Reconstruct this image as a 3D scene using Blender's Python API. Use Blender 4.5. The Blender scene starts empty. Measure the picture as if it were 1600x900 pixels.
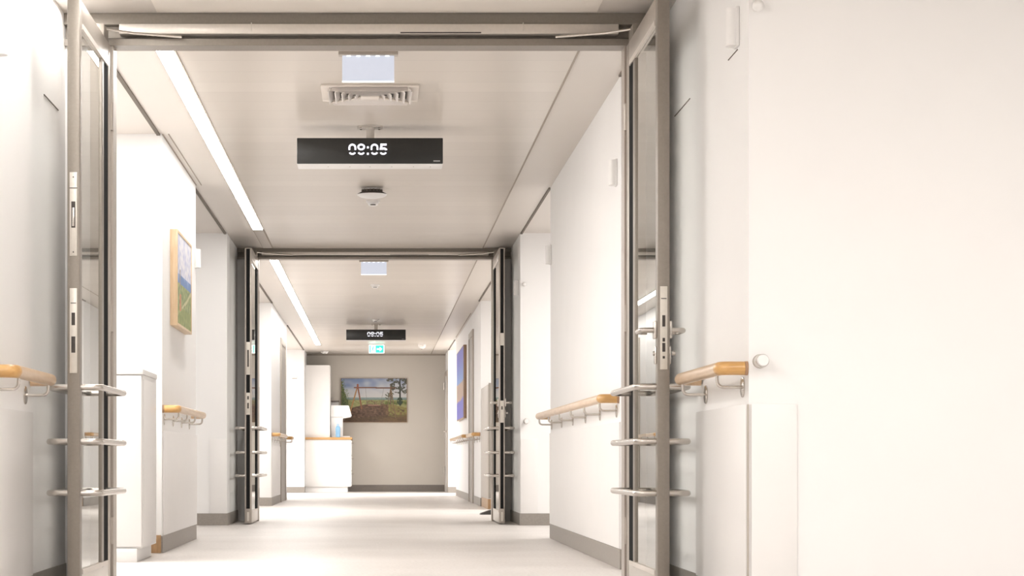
import bpy, bmesh, math, random
from mathutils import Vector, Matrix

random.seed(7)
scn = bpy.context.scene
COL = scn.collection

# ------------------------------------------------------------------ materials
def nt(name):
    m = bpy.data.materials.new(name)
    m.use_nodes = True
    t = m.node_tree
    return m, t, t.nodes['Principled BSDF']

def pm(name, col, rough=0.5, metal=0.0, spec=0.5, emit=None, estr=0.0, var=0.0, scale=40.0, bump=0.0, stretch=None, coat=0.0):
    """principled material whose colour is gently varied by noise"""
    m, t, b = nt(name)
    b.inputs['Roughness'].default_value = rough
    b.inputs['Metallic'].default_value = metal
    b.inputs['Specular IOR Level'].default_value = spec
    b.inputs['Coat Weight'].default_value = coat
    b.inputs['Coat Roughness'].default_value = 0.15
    tc = t.nodes.new('ShaderNodeTexCoord')
    mp = t.nodes.new('ShaderNodeMapping')
    if stretch: mp.inputs['Scale'].default_value = stretch
    n = t.nodes.new('ShaderNodeTexNoise')
    n.inputs['Scale'].default_value = scale
    n.inputs['Detail'].default_value = 4
    r = t.nodes.new('ShaderNodeValToRGB')
    c0 = [max(0, c * (1 - var)) for c in col]; c1 = [min(1, c * (1 + var)) for c in col]
    r.color_ramp.elements[0].position = 0.3; r.color_ramp.elements[1].position = 0.7
    r.color_ramp.elements[0].color = (*c0, 1); r.color_ramp.elements[1].color = (*c1, 1)
    t.links.new(tc.outputs['Object'], mp.inputs['Vector'])
    t.links.new(mp.outputs['Vector'], n.inputs['Vector'])
    t.links.new(n.outputs['Fac'], r.inputs['Fac'])
    t.links.new(r.outputs['Color'], b.inputs['Base Color'])
    if bump:
        bp = t.nodes.new('ShaderNodeBump'); bp.inputs['Strength'].default_value = bump
        bp.inputs['Distance'].default_value = 0.002
        t.links.new(n.outputs['Fac'], bp.inputs['Height']); t.links.new(bp.outputs['Normal'], b.inputs['Normal'])
    if emit:
        b.inputs['Emission Color'].default_value = (*emit, 1); b.inputs['Emission Strength'].default_value = estr
    return m

def ceiling_metal():
    m, t, b = nt('ceiling_panel_metal')
    tc = t.nodes.new('ShaderNodeTexCoord')
    sx = t.nodes.new('ShaderNodeSeparateXYZ')
    t.links.new(tc.outputs['Object'], sx.inputs[0])
    mul = t.nodes.new('ShaderNodeMath'); mul.operation = 'MULTIPLY'; mul.inputs[1].default_value = 1 / 0.30
    fr = t.nodes.new('ShaderNodeMath'); fr.operation = 'FRACT'
    lt = t.nodes.new('ShaderNodeMath'); lt.operation = 'LESS_THAN'; lt.inputs[1].default_value = 0.022
    t.links.new(sx.outputs['Y'], mul.inputs[0]); t.links.new(mul.outputs[0], fr.inputs[0]); t.links.new(fr.outputs[0], lt.inputs[0])
    fl = t.nodes.new('ShaderNodeMath'); fl.operation = 'FLOOR'
    t.links.new(mul.outputs[0], fl.inputs[0])
    wn = t.nodes.new('ShaderNodeTexWhiteNoise'); wn.noise_dimensions = '1D'
    t.links.new(fl.outputs[0], wn.inputs['W'])
    rp = t.nodes.new('ShaderNodeValToRGB')
    rp.color_ramp.elements[0].color = (.585, .53, .472, 1); rp.color_ramp.elements[1].color = (.62, .562, .50, 1)
    t.links.new(wn.outputs['Value'], rp.inputs['Fac'])
    mx = t.nodes.new('ShaderNodeMix'); mx.data_type = 'RGBA'
    t.links.new(lt.outputs[0], mx.inputs['Factor']); t.links.new(rp.outputs['Color'], mx.inputs[6])
    mx.inputs[7].default_value = (0.50, 0.45, 0.40, 1)
    t.links.new(mx.outputs[2], b.inputs['Base Color'])
    # slight tilt of each panel
    sb = t.nodes.new('ShaderNodeMath'); sb.operation = 'SUBTRACT'; sb.inputs[1].default_value = 0.5
    t.links.new(wn.outputs['Value'], sb.inputs[0])
    ml = t.nodes.new('ShaderNodeMath'); ml.operation = 'MULTIPLY'; ml.inputs[1].default_value = 0.03
    t.links.new(sb.outputs[0], ml.inputs[0])
    cb = t.nodes.new('ShaderNodeCombineXYZ'); t.links.new(ml.outputs[0], cb.inputs['Y'])
    ge = t.nodes.new('ShaderNodeNewGeometry')
    ad = t.nodes.new('ShaderNodeVectorMath'); ad.operation = 'ADD'
    t.links.new(ge.outputs['Normal'], ad.inputs[0]); t.links.new(cb.outputs[0], ad.inputs[1])
    nm = t.nodes.new('ShaderNodeVectorMath'); nm.operation = 'NORMALIZE'
    t.links.new(ad.outputs[0], nm.inputs[0]); t.links.new(nm.outputs[0], b.inputs['Normal'])
    b.inputs['Roughness'].default_value = 0.28
    b.inputs['Specular IOR Level'].default_value = 0.45
    return m

def floor_mat():
    m, t, b = nt('speckled_vinyl')
    tc = t.nodes.new('ShaderNodeTexCoord')
    n1 = t.nodes.new('ShaderNodeTexNoise'); n1.inputs['Scale'].default_value = 55; n1.inputs['Detail'].default_value = 5
    n2 = t.nodes.new('ShaderNodeTexNoise'); n2.inputs['Scale'].default_value = 1.3; n2.inputs['Detail'].default_value = 3
    for n in (n1, n2): t.links.new(tc.outputs['Object'], n.inputs['Vector'])
    r1 = t.nodes.new('ShaderNodeValToRGB')
    r1.color_ramp.elements[0].position = .35; r1.color_ramp.elements[1].position = .65
    r1.color_ramp.elements[0].color = (.63, .592, .565, 1); r1.color_ramp.elements[1].color = (.74, .705, .68, 1)
    r2 = t.nodes.new('ShaderNodeValToRGB')
    r2.color_ramp.elements[0].position = .3; r2.color_ramp.elements[1].position = .7
    r2.color_ramp.elements[0].color = (.90, .89, .88, 1); r2.color_ramp.elements[1].color = (1, 1, 1, 1)
    t.links.new(n1.outputs['Fac'], r1.inputs['Fac']); t.links.new(n2.outputs['Fac'], r2.inputs['Fac'])
    mx = t.nodes.new('ShaderNodeMix'); mx.data_type = 'RGBA'; mx.blend_type = 'MULTIPLY'; mx.inputs['Factor'].default_value = 1
    t.links.new(r1.outputs['Color'], mx.inputs[6]); t.links.new(r2.outputs['Color'], mx.inputs[7])
    t.links.new(mx.outputs[2], b.inputs['Base Color'])
    b.inputs['Roughness'].default_value = .42
    b.inputs['Specular IOR Level'].default_value = .35
    return m

def glass_mat():
    m = bpy.data.materials.new('door_glass'); m.use_nodes = True
    t = m.node_tree; t.nodes.clear()
    o = t.nodes.new('ShaderNodeOutputMaterial')
    tr = t.nodes.new('ShaderNodeBsdfTransparent'); tr.inputs['Color'].default_value = (.95, .97, .962, 1)
    gl = t.nodes.new('ShaderNodeBsdfGlossy'); gl.inputs['Roughness'].default_value = 0.0
    gl.inputs['Color'].default_value = (.93, .94, .93, 1)
    # reflectance rising towards grazing angles, the same from both sides of the pane
    ge = t.nodes.new('ShaderNodeNewGeometry')
    def mth(op, a, b=None):
        n = t.nodes.new('ShaderNodeMath'); n.operation = op
        for i, v in enumerate((a, b)):
            if v is None: continue
            if isinstance(v, (int, float)): n.inputs[i].default_value = v
            else: t.links.new(v, n.inputs[i])
        return n.outputs[0]
    dt = t.nodes.new('ShaderNodeVectorMath'); dt.operation = 'DOT_PRODUCT'
    t.links.new(ge.outputs['Normal'], dt.inputs[0]); t.links.new(ge.outputs['Incoming'], dt.inputs[1])
    c = mth('ABSOLUTE', dt.outputs['Value'])
    p5 = mth('POWER', mth('SUBTRACT', 1.0, c), 2.6)
    fac = mth('ADD', mth('MULTIPLY', p5, .94), .06)
    mx = t.nodes.new('ShaderNodeMixShader')
    t.links.new(fac, mx.inputs[0]); t.links.new(tr.outputs[0], mx.inputs[1]); t.links.new(gl.outputs[0], mx.inputs[2])
    t.links.new(mx.outputs[0], o.inputs['Surface'])
    return m

def wood_mat(name, a, b_, sc, rough):
    m, t, b = nt(name)
    tc = t.nodes.new('ShaderNodeTexCoord'); mp = t.nodes.new('ShaderNodeMapping'); mp.inputs['Scale'].default_value = sc
    n = t.nodes.new('ShaderNodeTexNoise'); n.inputs['Scale'].default_value = 18; n.inputs['Detail'].default_value = 6; n.inputs['Distortion'].default_value = .6
    r = t.nodes.new('ShaderNodeValToRGB'); r.color_ramp.elements[0].position = .3; r.color_ramp.elements[1].position = .72
    r.color_ramp.elements[0].color = (*a, 1); r.color_ramp.elements[1].color = (*b_, 1)
    t.links.new(tc.outputs['Object'], mp.inputs['Vector']); t.links.new(mp.outputs['Vector'], n.inputs['Vector'])
    t.links.new(n.outputs['Fac'], r.inputs['Fac']); t.links.new(r.outputs['Color'], b.inputs['Base Color'])
    b.inputs['Roughness'].default_value = rough; b.inputs['Coat Weight'].default_value = .3; b.inputs['Coat Roughness'].default_value = .2
    return m

def attr_mat(name, rough=.6):
    m, t, b = nt(name)
    a = t.nodes.new('ShaderNodeAttribute'); a.attribute_name = 'Col'
    t.links.new(a.outputs['Color'], b.inputs['Base Color'])
    b.inputs['Roughness'].default_value = rough
    return m

M = dict(
    wall=pm('wall_paint', (.86, .848, .838), .75, spec=.2, var=.008, scale=3, bump=.02),
    endwall=pm('end_wall_paint', (.585, .545, .49), .75, spec=.2, var=.01, scale=4),
    panel=pm('wall_panel_laminate', (.83, .81, .793), .35, var=.008, scale=6),
    greypanel=pm('pale_grey_laminate', (.80, .78, .765), .35, var=.008, scale=6),
    ceil=pm('ceiling_paint', (.66, .61, .56), .4, spec=.35, var=.008, scale=3),
    cmetal=ceiling_metal(),
    chall=pm('hall_ceiling_lightened', (.86, .80, .735), .45, spec=.3, var=.006, scale=3),  # panels before the nearer doors, colour lightened in place of missing bounce light
    cablacq=pm('cabinet_lacquer', (.71, .69, .675), .35, var=.006, scale=8),
    gap=pm('shadow_gap_dark', (.16, .135, .11), .8, var=.05),
    thin=pm('panel_joint', (.36, .31, .26), .8, var=.05),
    base=pm('baseboard_vinyl', (.30, .27, .24), .5, var=.06, scale=60),
    enddark=pm('baseboard_dark_vinyl', (.20, .175, .155), .5, var=.06, scale=60),
    floor=floor_mat(),
    frame=pm('frame_bronze_paint', (.285, .252, .218), .42, metal=.35, var=.04, scale=90),
    frame_dk=pm('header_bronze_paint', (.275, .243, .208), .5, metal=.25, var=.05, scale=90),
    frame_lt=pm('leaf_edge_aluminium', (.46, .415, .37), .38, metal=.55, var=.03, scale=90),
    rail=pm('closer_rail_aluminium', (.72, .665, .61), .4, metal=.4, var=.03, scale=60),
    kick=pm('kick_rail_aluminium', (.66, .62, .57), .3, metal=.6, var=.03, scale=60),
    seal=pm('rubber_seal', (.018, .018, .018), .85, spec=.08, var=.1, scale=60),
    steel=pm('brushed_steel', (.60, .565, .525), .27, metal=1.0, var=.05, scale=20, stretch=(1, 1, 12)),
    plate=pm('lock_plate_steel', (.68, .64, .58), .4, metal=.5, var=.03, scale=60),
    hole=pm('lock_hole_dark', (.06, .05, .045), .7, var=.1),
    glass=glass_mat(),
    oak=wood_mat('handrail_beech', (.62, .42, .25), (.74, .54, .35), (3, .35, 3), .32),
    oak_end=wood_mat('handrail_end_beech', (.52, .28, .09), (.68, .40, .15), (.35, 3, 3), .32),
    oak_cap=pm('handrail_cap', (.42, .25, .15), .5, var=.08),
    worktop=wood_mat('worktop_beech', (.52, .28, .10), (.66, .38, .15), (.4, 3, 3), .4),
    block=wood_mat('skirting_wood', (.34, .20, .09), (.50, .31, .16), (3, 3, .6), .5),
    pframe=wood_mat('picture_frame_wood', (.66, .47, .28), (.78, .60, .40), (3, 3, .4), .5),
    pframe_dk=wood_mat('picture_frame_brown', (.30, .19, .12), (.42, .28, .18), (3, 3, .4), .5),
    white=pm('white_plastic', (.84, .825, .81), .4, var=.01, scale=20),
    lacquer=pm('white_lacquer', (.85, .83, .81), .3, var=.006, scale=8),
    vent=pm('vent_enamel', (.72, .66, .60), .45, var=.01, scale=30),
    ventlv=pm('vent_blade_enamel', (.70, .655, .62), .45, var=.01, scale=30),
    dark=pm('dark_cavity', (.07, .06, .05), .8, var=.1),
    black=pm('display_black', (.018, .018, .017), .32, var=.15, scale=400),
    digit=pm('led_digit', (.8, .8, .9), .5, emit=(.90, .90, 1.0), estr=.60),
    logo=pm('grey_mark', (.55, .55, .55), .5, var=.02),
    led=pm('led_diffuser', (.9, .9, .88), .5, emit=(1.0, .975, .94), estr=14.0),
    led_off=pm('led_diffuser_off', (.50, .455, .41), .5, var=.02),
    signhouse=pm('sign_housing', (.52, .47, .42), .45, metal=.3, var=.03),
    signglow=pm('sign_panel_glow', (.42, .44, .48), .3, emit=(.80, .85, 1.0), estr=.30, var=.01),
    signlit=pm('sign_edge_glow', (.8, .85, .9), .3, emit=(.90, .95, 1.0), estr=.9),
    signgreen=pm('sign_green', (.02, .42, .33), .4, emit=(.05, .62, .50), estr=.55),
    signwhite=pm('sign_white', (.8, .85, .85), .4, emit=(.85, 1, .97), estr=.75),
    greydoor=pm('grey_door_paint', (.33, .295, .255), .5, var=.03, scale=40),
    greyframe=pm('grey_door_frame', (.45, .405, .355), .45, var=.03, scale=40),
    greycab=pm('grey_cabinet', (.50, .46, .42), .5, var=.02, scale=20),
    greycab_shade=pm('grey_cabinet_front_shade', (.26, .235, .205), .5, var=.03, scale=20),  # cabinet grey darkened: shade on the front face put into the colour
    rubber=pm('dark_rubber', (.07, .065, .06), .6, var=.1),
    bottle=pm('blue_bottle_plastic', (.26, .50, .76), .25, var=.06, scale=12),
    bottlecap=pm('blue_bottle_cap', (.40, .58, .80), .4, var=.04),
    shelf=pm('dark_shelf', (.16, .13, .11), .5, var=.05),
    art=attr_mat('printed_canvas', .55),
    dome=pm('pale_dome_plastic', (.80, .76, .72), .15, var=.01),
)

# ------------------------------------------------------------------ mesh builder
class MB:
    def __init__(s):
        s.bm = bmesh.new()
    def box(s, x0, x1, y0, y1, z0, z1, bev=0.0):
        t = bmesh.new()
        bmesh.ops.create_cube(t, size=1)
        for v in t.verts:
            v.co = Vector(((x0 + x1) / 2 + v.co.x * abs(x1 - x0), (y0 + y1) / 2 + v.co.y * abs(y1 - y0), (z0 + z1) / 2 + v.co.z * abs(z1 - z0)))
        if bev:
            bmesh.ops.bevel(t, geom=t.edges[:], offset=bev, segments=2, affect='EDGES', profile=.5)
        s._add(t); return s
    def _add(s, t):
        me = bpy.data.meshes.new('tmp'); t.to_mesh(me); t.free(); s.bm.from_mesh(me); bpy.data.meshes.remove(me)
    def prism(s, pts, axis, a0, a1):
        """extrude a 2D polygon along an axis ('X': pts are (y,z); 'Y': (x,z); 'Z': (x,y))"""
        def p3(p, a):
            return {'X': (a, p[0], p[1]), 'Y': (p[0], a, p[1]), 'Z': (p[0], p[1], a)}[axis]
        t = bmesh.new()
        A = [t.verts.new(p3(p, a0)) for p in pts]; B = [t.verts.new(p3(p, a1)) for p in pts]
        n = len(pts)
        t.faces.new(A); t.faces.new(B[::-1])
        for i in range(n): t.faces.new((A[i], B[i], B[(i + 1) % n], A[(i + 1) % n]))
        bmesh.ops.recalc_face_normals(t, faces=t.faces[:])
        s._add(t); return s
    def tube(s, path, r, seg=14, closed=False):
        pts = [Vector(p) for p in path]; n = len(pts)
        t = bmesh.new(); rings = []
        up = None
        for i, p in enumerate(pts):
            if closed: d = (pts[(i + 1) % n] - pts[i - 1]).normalized()
            elif i == 0: d = (pts[1] - p).normalized()
            elif i == n - 1: d = (p - pts[i - 1]).normalized()
            else: d = ((pts[i + 1] - p).normalized() + (p - pts[i - 1]).normalized()).normalized()
            if up is None:
                up = Vector((0, 0, 1)) if abs(d.z) < .9 else Vector((1, 0, 0))
            a = d.cross(up).normalized(); up = a.cross(d).normalized()
            rr = r[i] if isinstance(r, (list, tuple)) else r
            rings.append([t.verts.new(p + (a * math.cos(k * 2 * math.pi / seg) + up * math.sin(k * 2 * math.pi / seg)) * rr) for k in range(seg)])
        m = n if closed else n - 1
        for i in range(m):
            A, B = rings[i], rings[(i + 1) % n]
            for k in range(seg):
                f = t.faces.new((A[k], A[(k + 1) % seg], B[(k + 1) % seg], B[k])); f.smooth = True
        if not closed:
            t.faces.new(rings[0][::-1]); t.faces.new(rings[-1])
        bmesh.ops.recalc_face_normals(t, faces=t.faces[:])
        s._add(t); return s
    def lathe(s, prof, c, axis='Z', seg=28):
        """revolve (radius, height) profile about an axis through c"""
        t = bmesh.new(); rings = []
        for (r, h) in prof:
            ring = []
            for k in range(seg):
                a = k * 2 * math.pi / seg; u, v = r * math.cos(a), r * math.sin(a)
                o = {'Z': (u, v, h), 'Y': (u, h, v), 'X': (h, u, v)}[axis]
                ring.append(t.verts.new(Vector(c) + Vector(o)))
            rings.append(ring)
        for A, B in zip(rings, rings[1:]):
            for k in range(seg):
                f = t.faces.new((A[k], A[(k + 1) % seg], B[(k + 1) % seg], B[k])); f.smooth = True
        t.faces.new(rings[0][::-1]); t.faces.new(rings[-1])
        bmesh.ops.remove_doubles(t, verts=t.verts[:], dist=1e-6)
        bmesh.ops.recalc_face_normals(t, faces=t.faces[:])
        s._add(t); return s
    def build(s, name, mat, parent=None):
        me = bpy.data.meshes.new(name); s.bm.to_mesh(me); s.bm.free()
        o = bpy.data.objects.new(name, me); COL.objects.link(o)
        me.materials.append(mat)
        try: me.set_sharp_from_angle(angle=math.radians(40))
        except Exception: pass
        if parent is not None:
            o.parent = parent
            # meshes are written in world coordinates; keep them there under a moved parent
            w = Vector((0, 0, 0)); p = parent
            while p is not None: w += p.location; p = p.parent
            o.location = (0, 0, 0)
            me.transform(Matrix.Translation(-w))
        return o

def tag(o, label, cat, group=None, kind=None):
    o['label'] = label; o['category'] = cat
    if group: o['group'] = group
    if kind: o['kind'] = kind
    return o

def thing(name, loc, label, cat, group=None, kind=None):
    o = bpy.data.objects.new(name, None); COL.objects.link(o)
    o.location = loc; o.empty_display_size = .1
    return tag(o, label, cat, group, kind)

def struct(name, mb, mat, label, cat):
    o = mb.build(name, mat)
    return tag(o, label, cat, kind='structure')

def copy_tree(o, parent=None):
    c = o.copy(); COL.objects.link(c); c.parent = parent
    for ch in list(o.children): copy_tree(ch, c)
    return c

def arc(c, a0, a1, r, ax, ay, n=7):
    c = Vector(c); ax = Vector(ax); ay = Vector(ay)
    return [c + ax * (r * math.cos(a0 + (a1 - a0) * i / n)) + ay * (r * math.sin(a0 + (a1 - a0) * i / n)) for i in range(n + 1)]

def rounded(pts, r, n=6):
    """polyline with rounded corners"""
    P = [Vector(p) for p in pts]; out = [P[0]]
    for i in range(1, len(P) - 1):
        a = (P[i - 1] - P[i]).normalized(); b = (P[i + 1] - P[i]).normalized()
        ang = a.angle(b); d = r / math.tan(ang / 2)
        s, e = P[i] + a * d, P[i] + b * d
        for k in range(n + 1):
            t = k / n
            out.append((1 - t) ** 2 * s + 2 * t * (1 - t) * P[i] + t * t * e)
    out.append(P[-1]); return out

# ------------------------------------------------------------------ plan (metres; camera at the origin looking along +Y)
ZC = 2.56
YN, YF = 9.44, 19.82         # planes of the two pairs of doors
YE = 39.3
W = 3.6                      # half width of the side bays

struct('floor', MB().box(-W, W, -3, YE + .1, -.1, 0), M['floor'], 'pale speckled vinyl floor of the whole corridor', 'floor')
struct('ceiling', MB().box(-W, W, -3, YE + .1, ZC, ZC + .12), M['ceil'], 'pale beige ceiling along both sides of the corridor and over its side bays', 'ceiling')
k = 0
for (a, b, txt) in ((-1.5, YN - .06, 'before the nearer doors'), (YN + .12, YF - .05, 'between the two pairs of doors'), (YF + .12, 36.6, 'beyond the farther doors')):
    struct('ceiling', MB().box(-.985, .968, a, b, ZC - .006, ZC + .01), M['chall' if a < 0 else 'cmetal'], 'glossy beige metal ceiling panels ' + txt, 'ceiling')

# wall masses: each is a solid block between two side bays
masses = [
    ('left', -W, -1.39, 7.28, 8.45, 'white left wall block behind the wooden handrail at the left edge'),
    ('left', -W, -1.405, 8.45, 9.75, 'white left wall behind the open left leaf of the nearer doors'),
    ('left', -W, -1.325, 12.9, 15.28, 'white left wall block carrying the wood-framed mountain picture'),
    ('left', -W, -1.33, 18.5, 20.1, 'white left wall block beside the farther doors'),
    ('left', -W, -1.355, 26.6, 31.0, 'white left wall block with the grey doorway beyond the farther doors'),
    ('left', -W, -1.34, 37.8, YE, 'white left wall block beside the tall white cupboard at the corridor end'),
    ('right', 1.275, W, 7.28, 8.45, 'bright white wall filling the right of the picture, with a steel door buffer'),
    ('right', 1.29, W, 8.45, 9.75, 'white right wall behind the open right leaf of the nearer doors'),
    ('right', 1.253, W, 10.93, 15.42, 'white right wall block with the long handrail of six brackets'),
    ('right', 1.24, W, 18.5, 20.1, 'white right wall block beside the farther doors'),
    ('right', 1.27, W, 26.3, 34.7, 'white right wall block with the narrow blue picture and the grey doorway'),
    ('right', 1.24, W, 37.8, YE, 'white right wall block beside the end wall'),
]
for side, x0, x1, y0, y1, lab in masses:
    struct('wall_' + side, MB().box(x0, x1, y0, y1, 0, ZC), M['wall'], lab, 'wall')
    e = .006
    struct('baseboard_' + side, MB().box(x0, x1 + e, y0 - e, y1 + e, 0.001, .105) if side == 'left' else MB().box(x0 - e, x1, y0 - e, y1 + e, 0.001, .105),
           M['base'], 'taupe vinyl skirting along the foot of the ' + lab, 'skirting')
struct('wall_back', MB().box(-W, W, YE, YE + .1, 0, ZC), M['endwall'], 'greige end wall of the corridor behind the swing picture', 'wall')
struct('baseboard_back', MB().box(-1.34, 1.24, YE - .008, YE, 0.001, .125), M['enddark'], 'dark taupe skirting along the end wall', 'skirting')
struct('wall_left', MB().box(-W - .1, -W, -3, YE, 0, ZC), M['wall'], 'white outer wall closing the left side bays', 'wall')
struct('wall_right', MB().box(W, W + .1, -3, YE, 0, ZC), M['wall'], 'white outer wall closing the right side bays', 'wall')
struct('wall_front', MB().box(-W, W, -3.1, -3, 0, ZC), M['wall'], 'white wall behind the camera', 'wall')

# ceiling joints
tn = [0]
def trim(mb, mat, lab, cat='trim'):
    tn[0] += 1
    return struct('trim_%d' % tn[0], mb, mat, lab, cat)
for (a, b, txt) in ((9.75, 12.9, 'between the nearer doors and the mountain picture'), (15.28, 18.5, 'over the left bay before the farther doors'), (20.1, 26.6, 'over the first left bay beyond the farther doors'), (31.0, 37.8, 'over the last left bay')):
    trim(MB().box(-1.357, -1.336, a, b, ZC - .010, ZC), M['gap'], 'dark shadow gap in the ceiling ' + txt, 'ceiling joint')
trim(MB().box(-1.325, -1.318, 12.9, 15.28, ZC - .004, ZC), M['thin'], 'thin dark joint where the picture wall meets the ceiling', 'ceiling joint')
trim(MB().box(-1.288, -1.281, 12.9, 15.28, ZC - .003, ZC), M['thin'], 'fine ceiling line just above the left picture wall', 'ceiling joint')
for (a, b, txt) in ((9.75, 10.93, 'over the right bay by the nearer doors'), (15.42, 18.5, 'over the right bay before the farther doors'), (20.1, 26.3, 'over the right bay beyond the farther doors'), (34.7, 37.8, 'over the last right bay')):
    trim(MB().box(1.240, 1.257, a, b, ZC - .010, ZC), M['gap'], 'dark shadow gap in the ceiling ' + txt, 'ceiling joint')
trim(MB().box(1.236, 1.244, 28.5, 34.0, ZC - .006, ZC), M['thin'], 'fine ceiling joint above the blue picture wall', 'ceiling joint')
trim(MB().box(.966, .976, 9.56, YF - .06, ZC - .009, ZC), M['thin'], 'long thin joint along the right of the ceiling panels between the doors', 'ceiling joint')
trim(MB().box(.966, .976, YF + .12, YE, ZC - .009, ZC), M['thin'], 'long thin joint along the right of the ceiling panels beyond the farther doors', 'ceiling joint')
trim(MB().box(-W, W, YE - .012, YE, ZC - .03, ZC), M['thin'], 'thin joint between the end wall and the ceiling', 'ceiling joint')

# LED light lines (real lamps): housing, lit diffuser, unlit end
def led_line(a, b, end, lab):
    t = thing('linear_ceiling_light', (-1.035, a, ZC), lab, 'ceiling light', 'linear lights along the left of the ceiling')
    MB().box(-1.084, -.985, a, end, ZC - .010, ZC + .02).build('housing', M['thin'], t)
    MB().box(-1.078, -.997, a + .01, b, ZC - .014, ZC + .01).build('lit_diffuser', M['led'], t)
    if end > b + .1:
        MB().box(-1.078, -.997, b, end - .01, ZC - .013, ZC + .01).build('unlit_diffuser', M['led_off'], t)
    return t
led_line(9.62, 18.1, 19.7, 'bright white linear ceiling light between the two pairs of doors, left of the clock')
led_line(20.05, 36.0, 36.2, 'bright white linear ceiling light beyond the farther doors')
led_line(-1.0, 9.0, 9.1, 'bright white linear ceiling light this side of the nearer doors')

# ------------------------------------------------------------------ wall panels and guards
trim(MB().box(-1.39, -1.382, 7.29, 8.44, .105, .755, .001), M['panel'], 'white impact panel under the handrail at the left edge', 'wall panel')
trim(MB().box(-1.325, -1.315, 12.93, 15.27, .107, .748, .001), M['greypanel'], 'pale grey impact panel under the left handrail of four brackets', 'wall panel')
trim(MB().box(1.267, 1.275, 7.29, 8.44, .105, .757, .001), M['panel'], 'white impact panel under the short handrail on the right', 'wall panel')
trim(MB().box(1.245, 1.253, 10.95, 15.41, .107, .765, .001), M['panel'], 'white impact panel under the long right handrail', 'wall panel')
def guard(x0, x1, y, lab, ztop=.757):
    return trim(MB().box(x0, x1, y - .009, y, .105, ztop, .001), M['panel'], lab, 'wall panel')
guard(1.283, 1.44, 7.28, 'white corner guard panel on the bright right wall below the steel buffer')
trim(MB().box(1.268, 1.275, 7.274, 7.28, .02, .757), M['greyframe'], 'slim grey corner edge beside the white guard panel on the right', 'corner edge')
guard(-1.48, -1.332, 18.5, 'white corner guard panel left of the farther doors')
guard(1.243, 1.39, 18.5, 'white corner guard panel right of the farther doors')
guard(-1.50, -1.357, 26.6, 'white corner guard panel on the left wall beyond the farther doors')
trim(MB().box(-1.355, -1.347, 26.62, 28.9, .107, .76, .001), M['greypanel'], 'pale grey impact panel before the left grey doorway', 'wall panel')
# wooden skirting pieces
trim(MB().box(-1.46, -1.33, 12.884, 12.9, .001, .11, .002), M['block'], 'short brown wooden skirting piece beside the white cabinet', 'skirting')
# horizontal reveal lines on the walls beside the nearer doors
trim(MB().box(-1.405, -1.402, 8.85, 9.25, 2.0965, 2.10), M['gap'], 'thin dark wall slot beside the left leaf of the nearer doors', 'wall slot')
trim(MB().box(1.287, 1.29, 8.75, 9.2, 2.062, 2.065), M['gap'], 'thin dark wall slot beside the right leaf of the nearer doors', 'wall slot')
trim(MB().box(1.272, 1.275, 7.5, 7.7, 2.0215, 2.024), M['gap'], 'thin dark wall slot beside the sensor at the right corner', 'wall slot')

# ------------------------------------------------------------------ door frames and leaves
def door_frame(n, y, xl, xr, zb, wl, wr, lab):
    t = thing('trim_%d' % n, (0, y, 0), lab, 'door frame', kind='structure')
    h = ZC - zb
    MB().box(wl, wr, y - .02, y + .12, ZC - h * .36, ZC - .001).build('header', M['frame_dk'], t)
    mb = MB(); mb.box(wl, wr, y + .03, y + .12, zb + h * .25, ZC - h * .36)
    mb.build('header_recess', M['frame_dk'], t)
    MB().box(wl, wr, y + .01, y + .12, zb + h * .215, zb + h * .25).build('header_seal', M['seal'], t)
    MB().box(wl, wr, y - .005, y + .12, zb, zb + h * .215).build('header_stop', M['frame'], t)
    for (a, b) in ((wl, xl), (xr, wr)):
        lo, hi = (b - .075, b) if b == xl else (a, a + .075)
        MB().box(lo, hi, y + .005, y + .12, 0, zb).build('jamb', M['frame_lt'], t)
        lo, hi = (a, b - .075) if b == xl else (a + .075, b)
        MB().box(lo, hi, y + .02, y + .12, 0, zb).build('side_panel', M['wall'], t)
    r = MB().box(xl + .03, xr - .03, y - .035, y + .03, zb + h * .33, zb + h * .64, .003).build('closer_rail', M['rail'], t)
    c = (xl + xr) / 2
    MB().box(c + .14, c + .50, y - .037, y - .03, zb + h * .345, zb + h * .38).build('rail_slot', M['hole'], r)
    for q in (.27, .80):
        MB().box(xl + (xr - xl) * q, xl + (xr - xl) * q + .004, y - .037, y, zb + h * .40, zb + h * .68).build('rail_clip', M['plate'], r)
    return t

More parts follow.
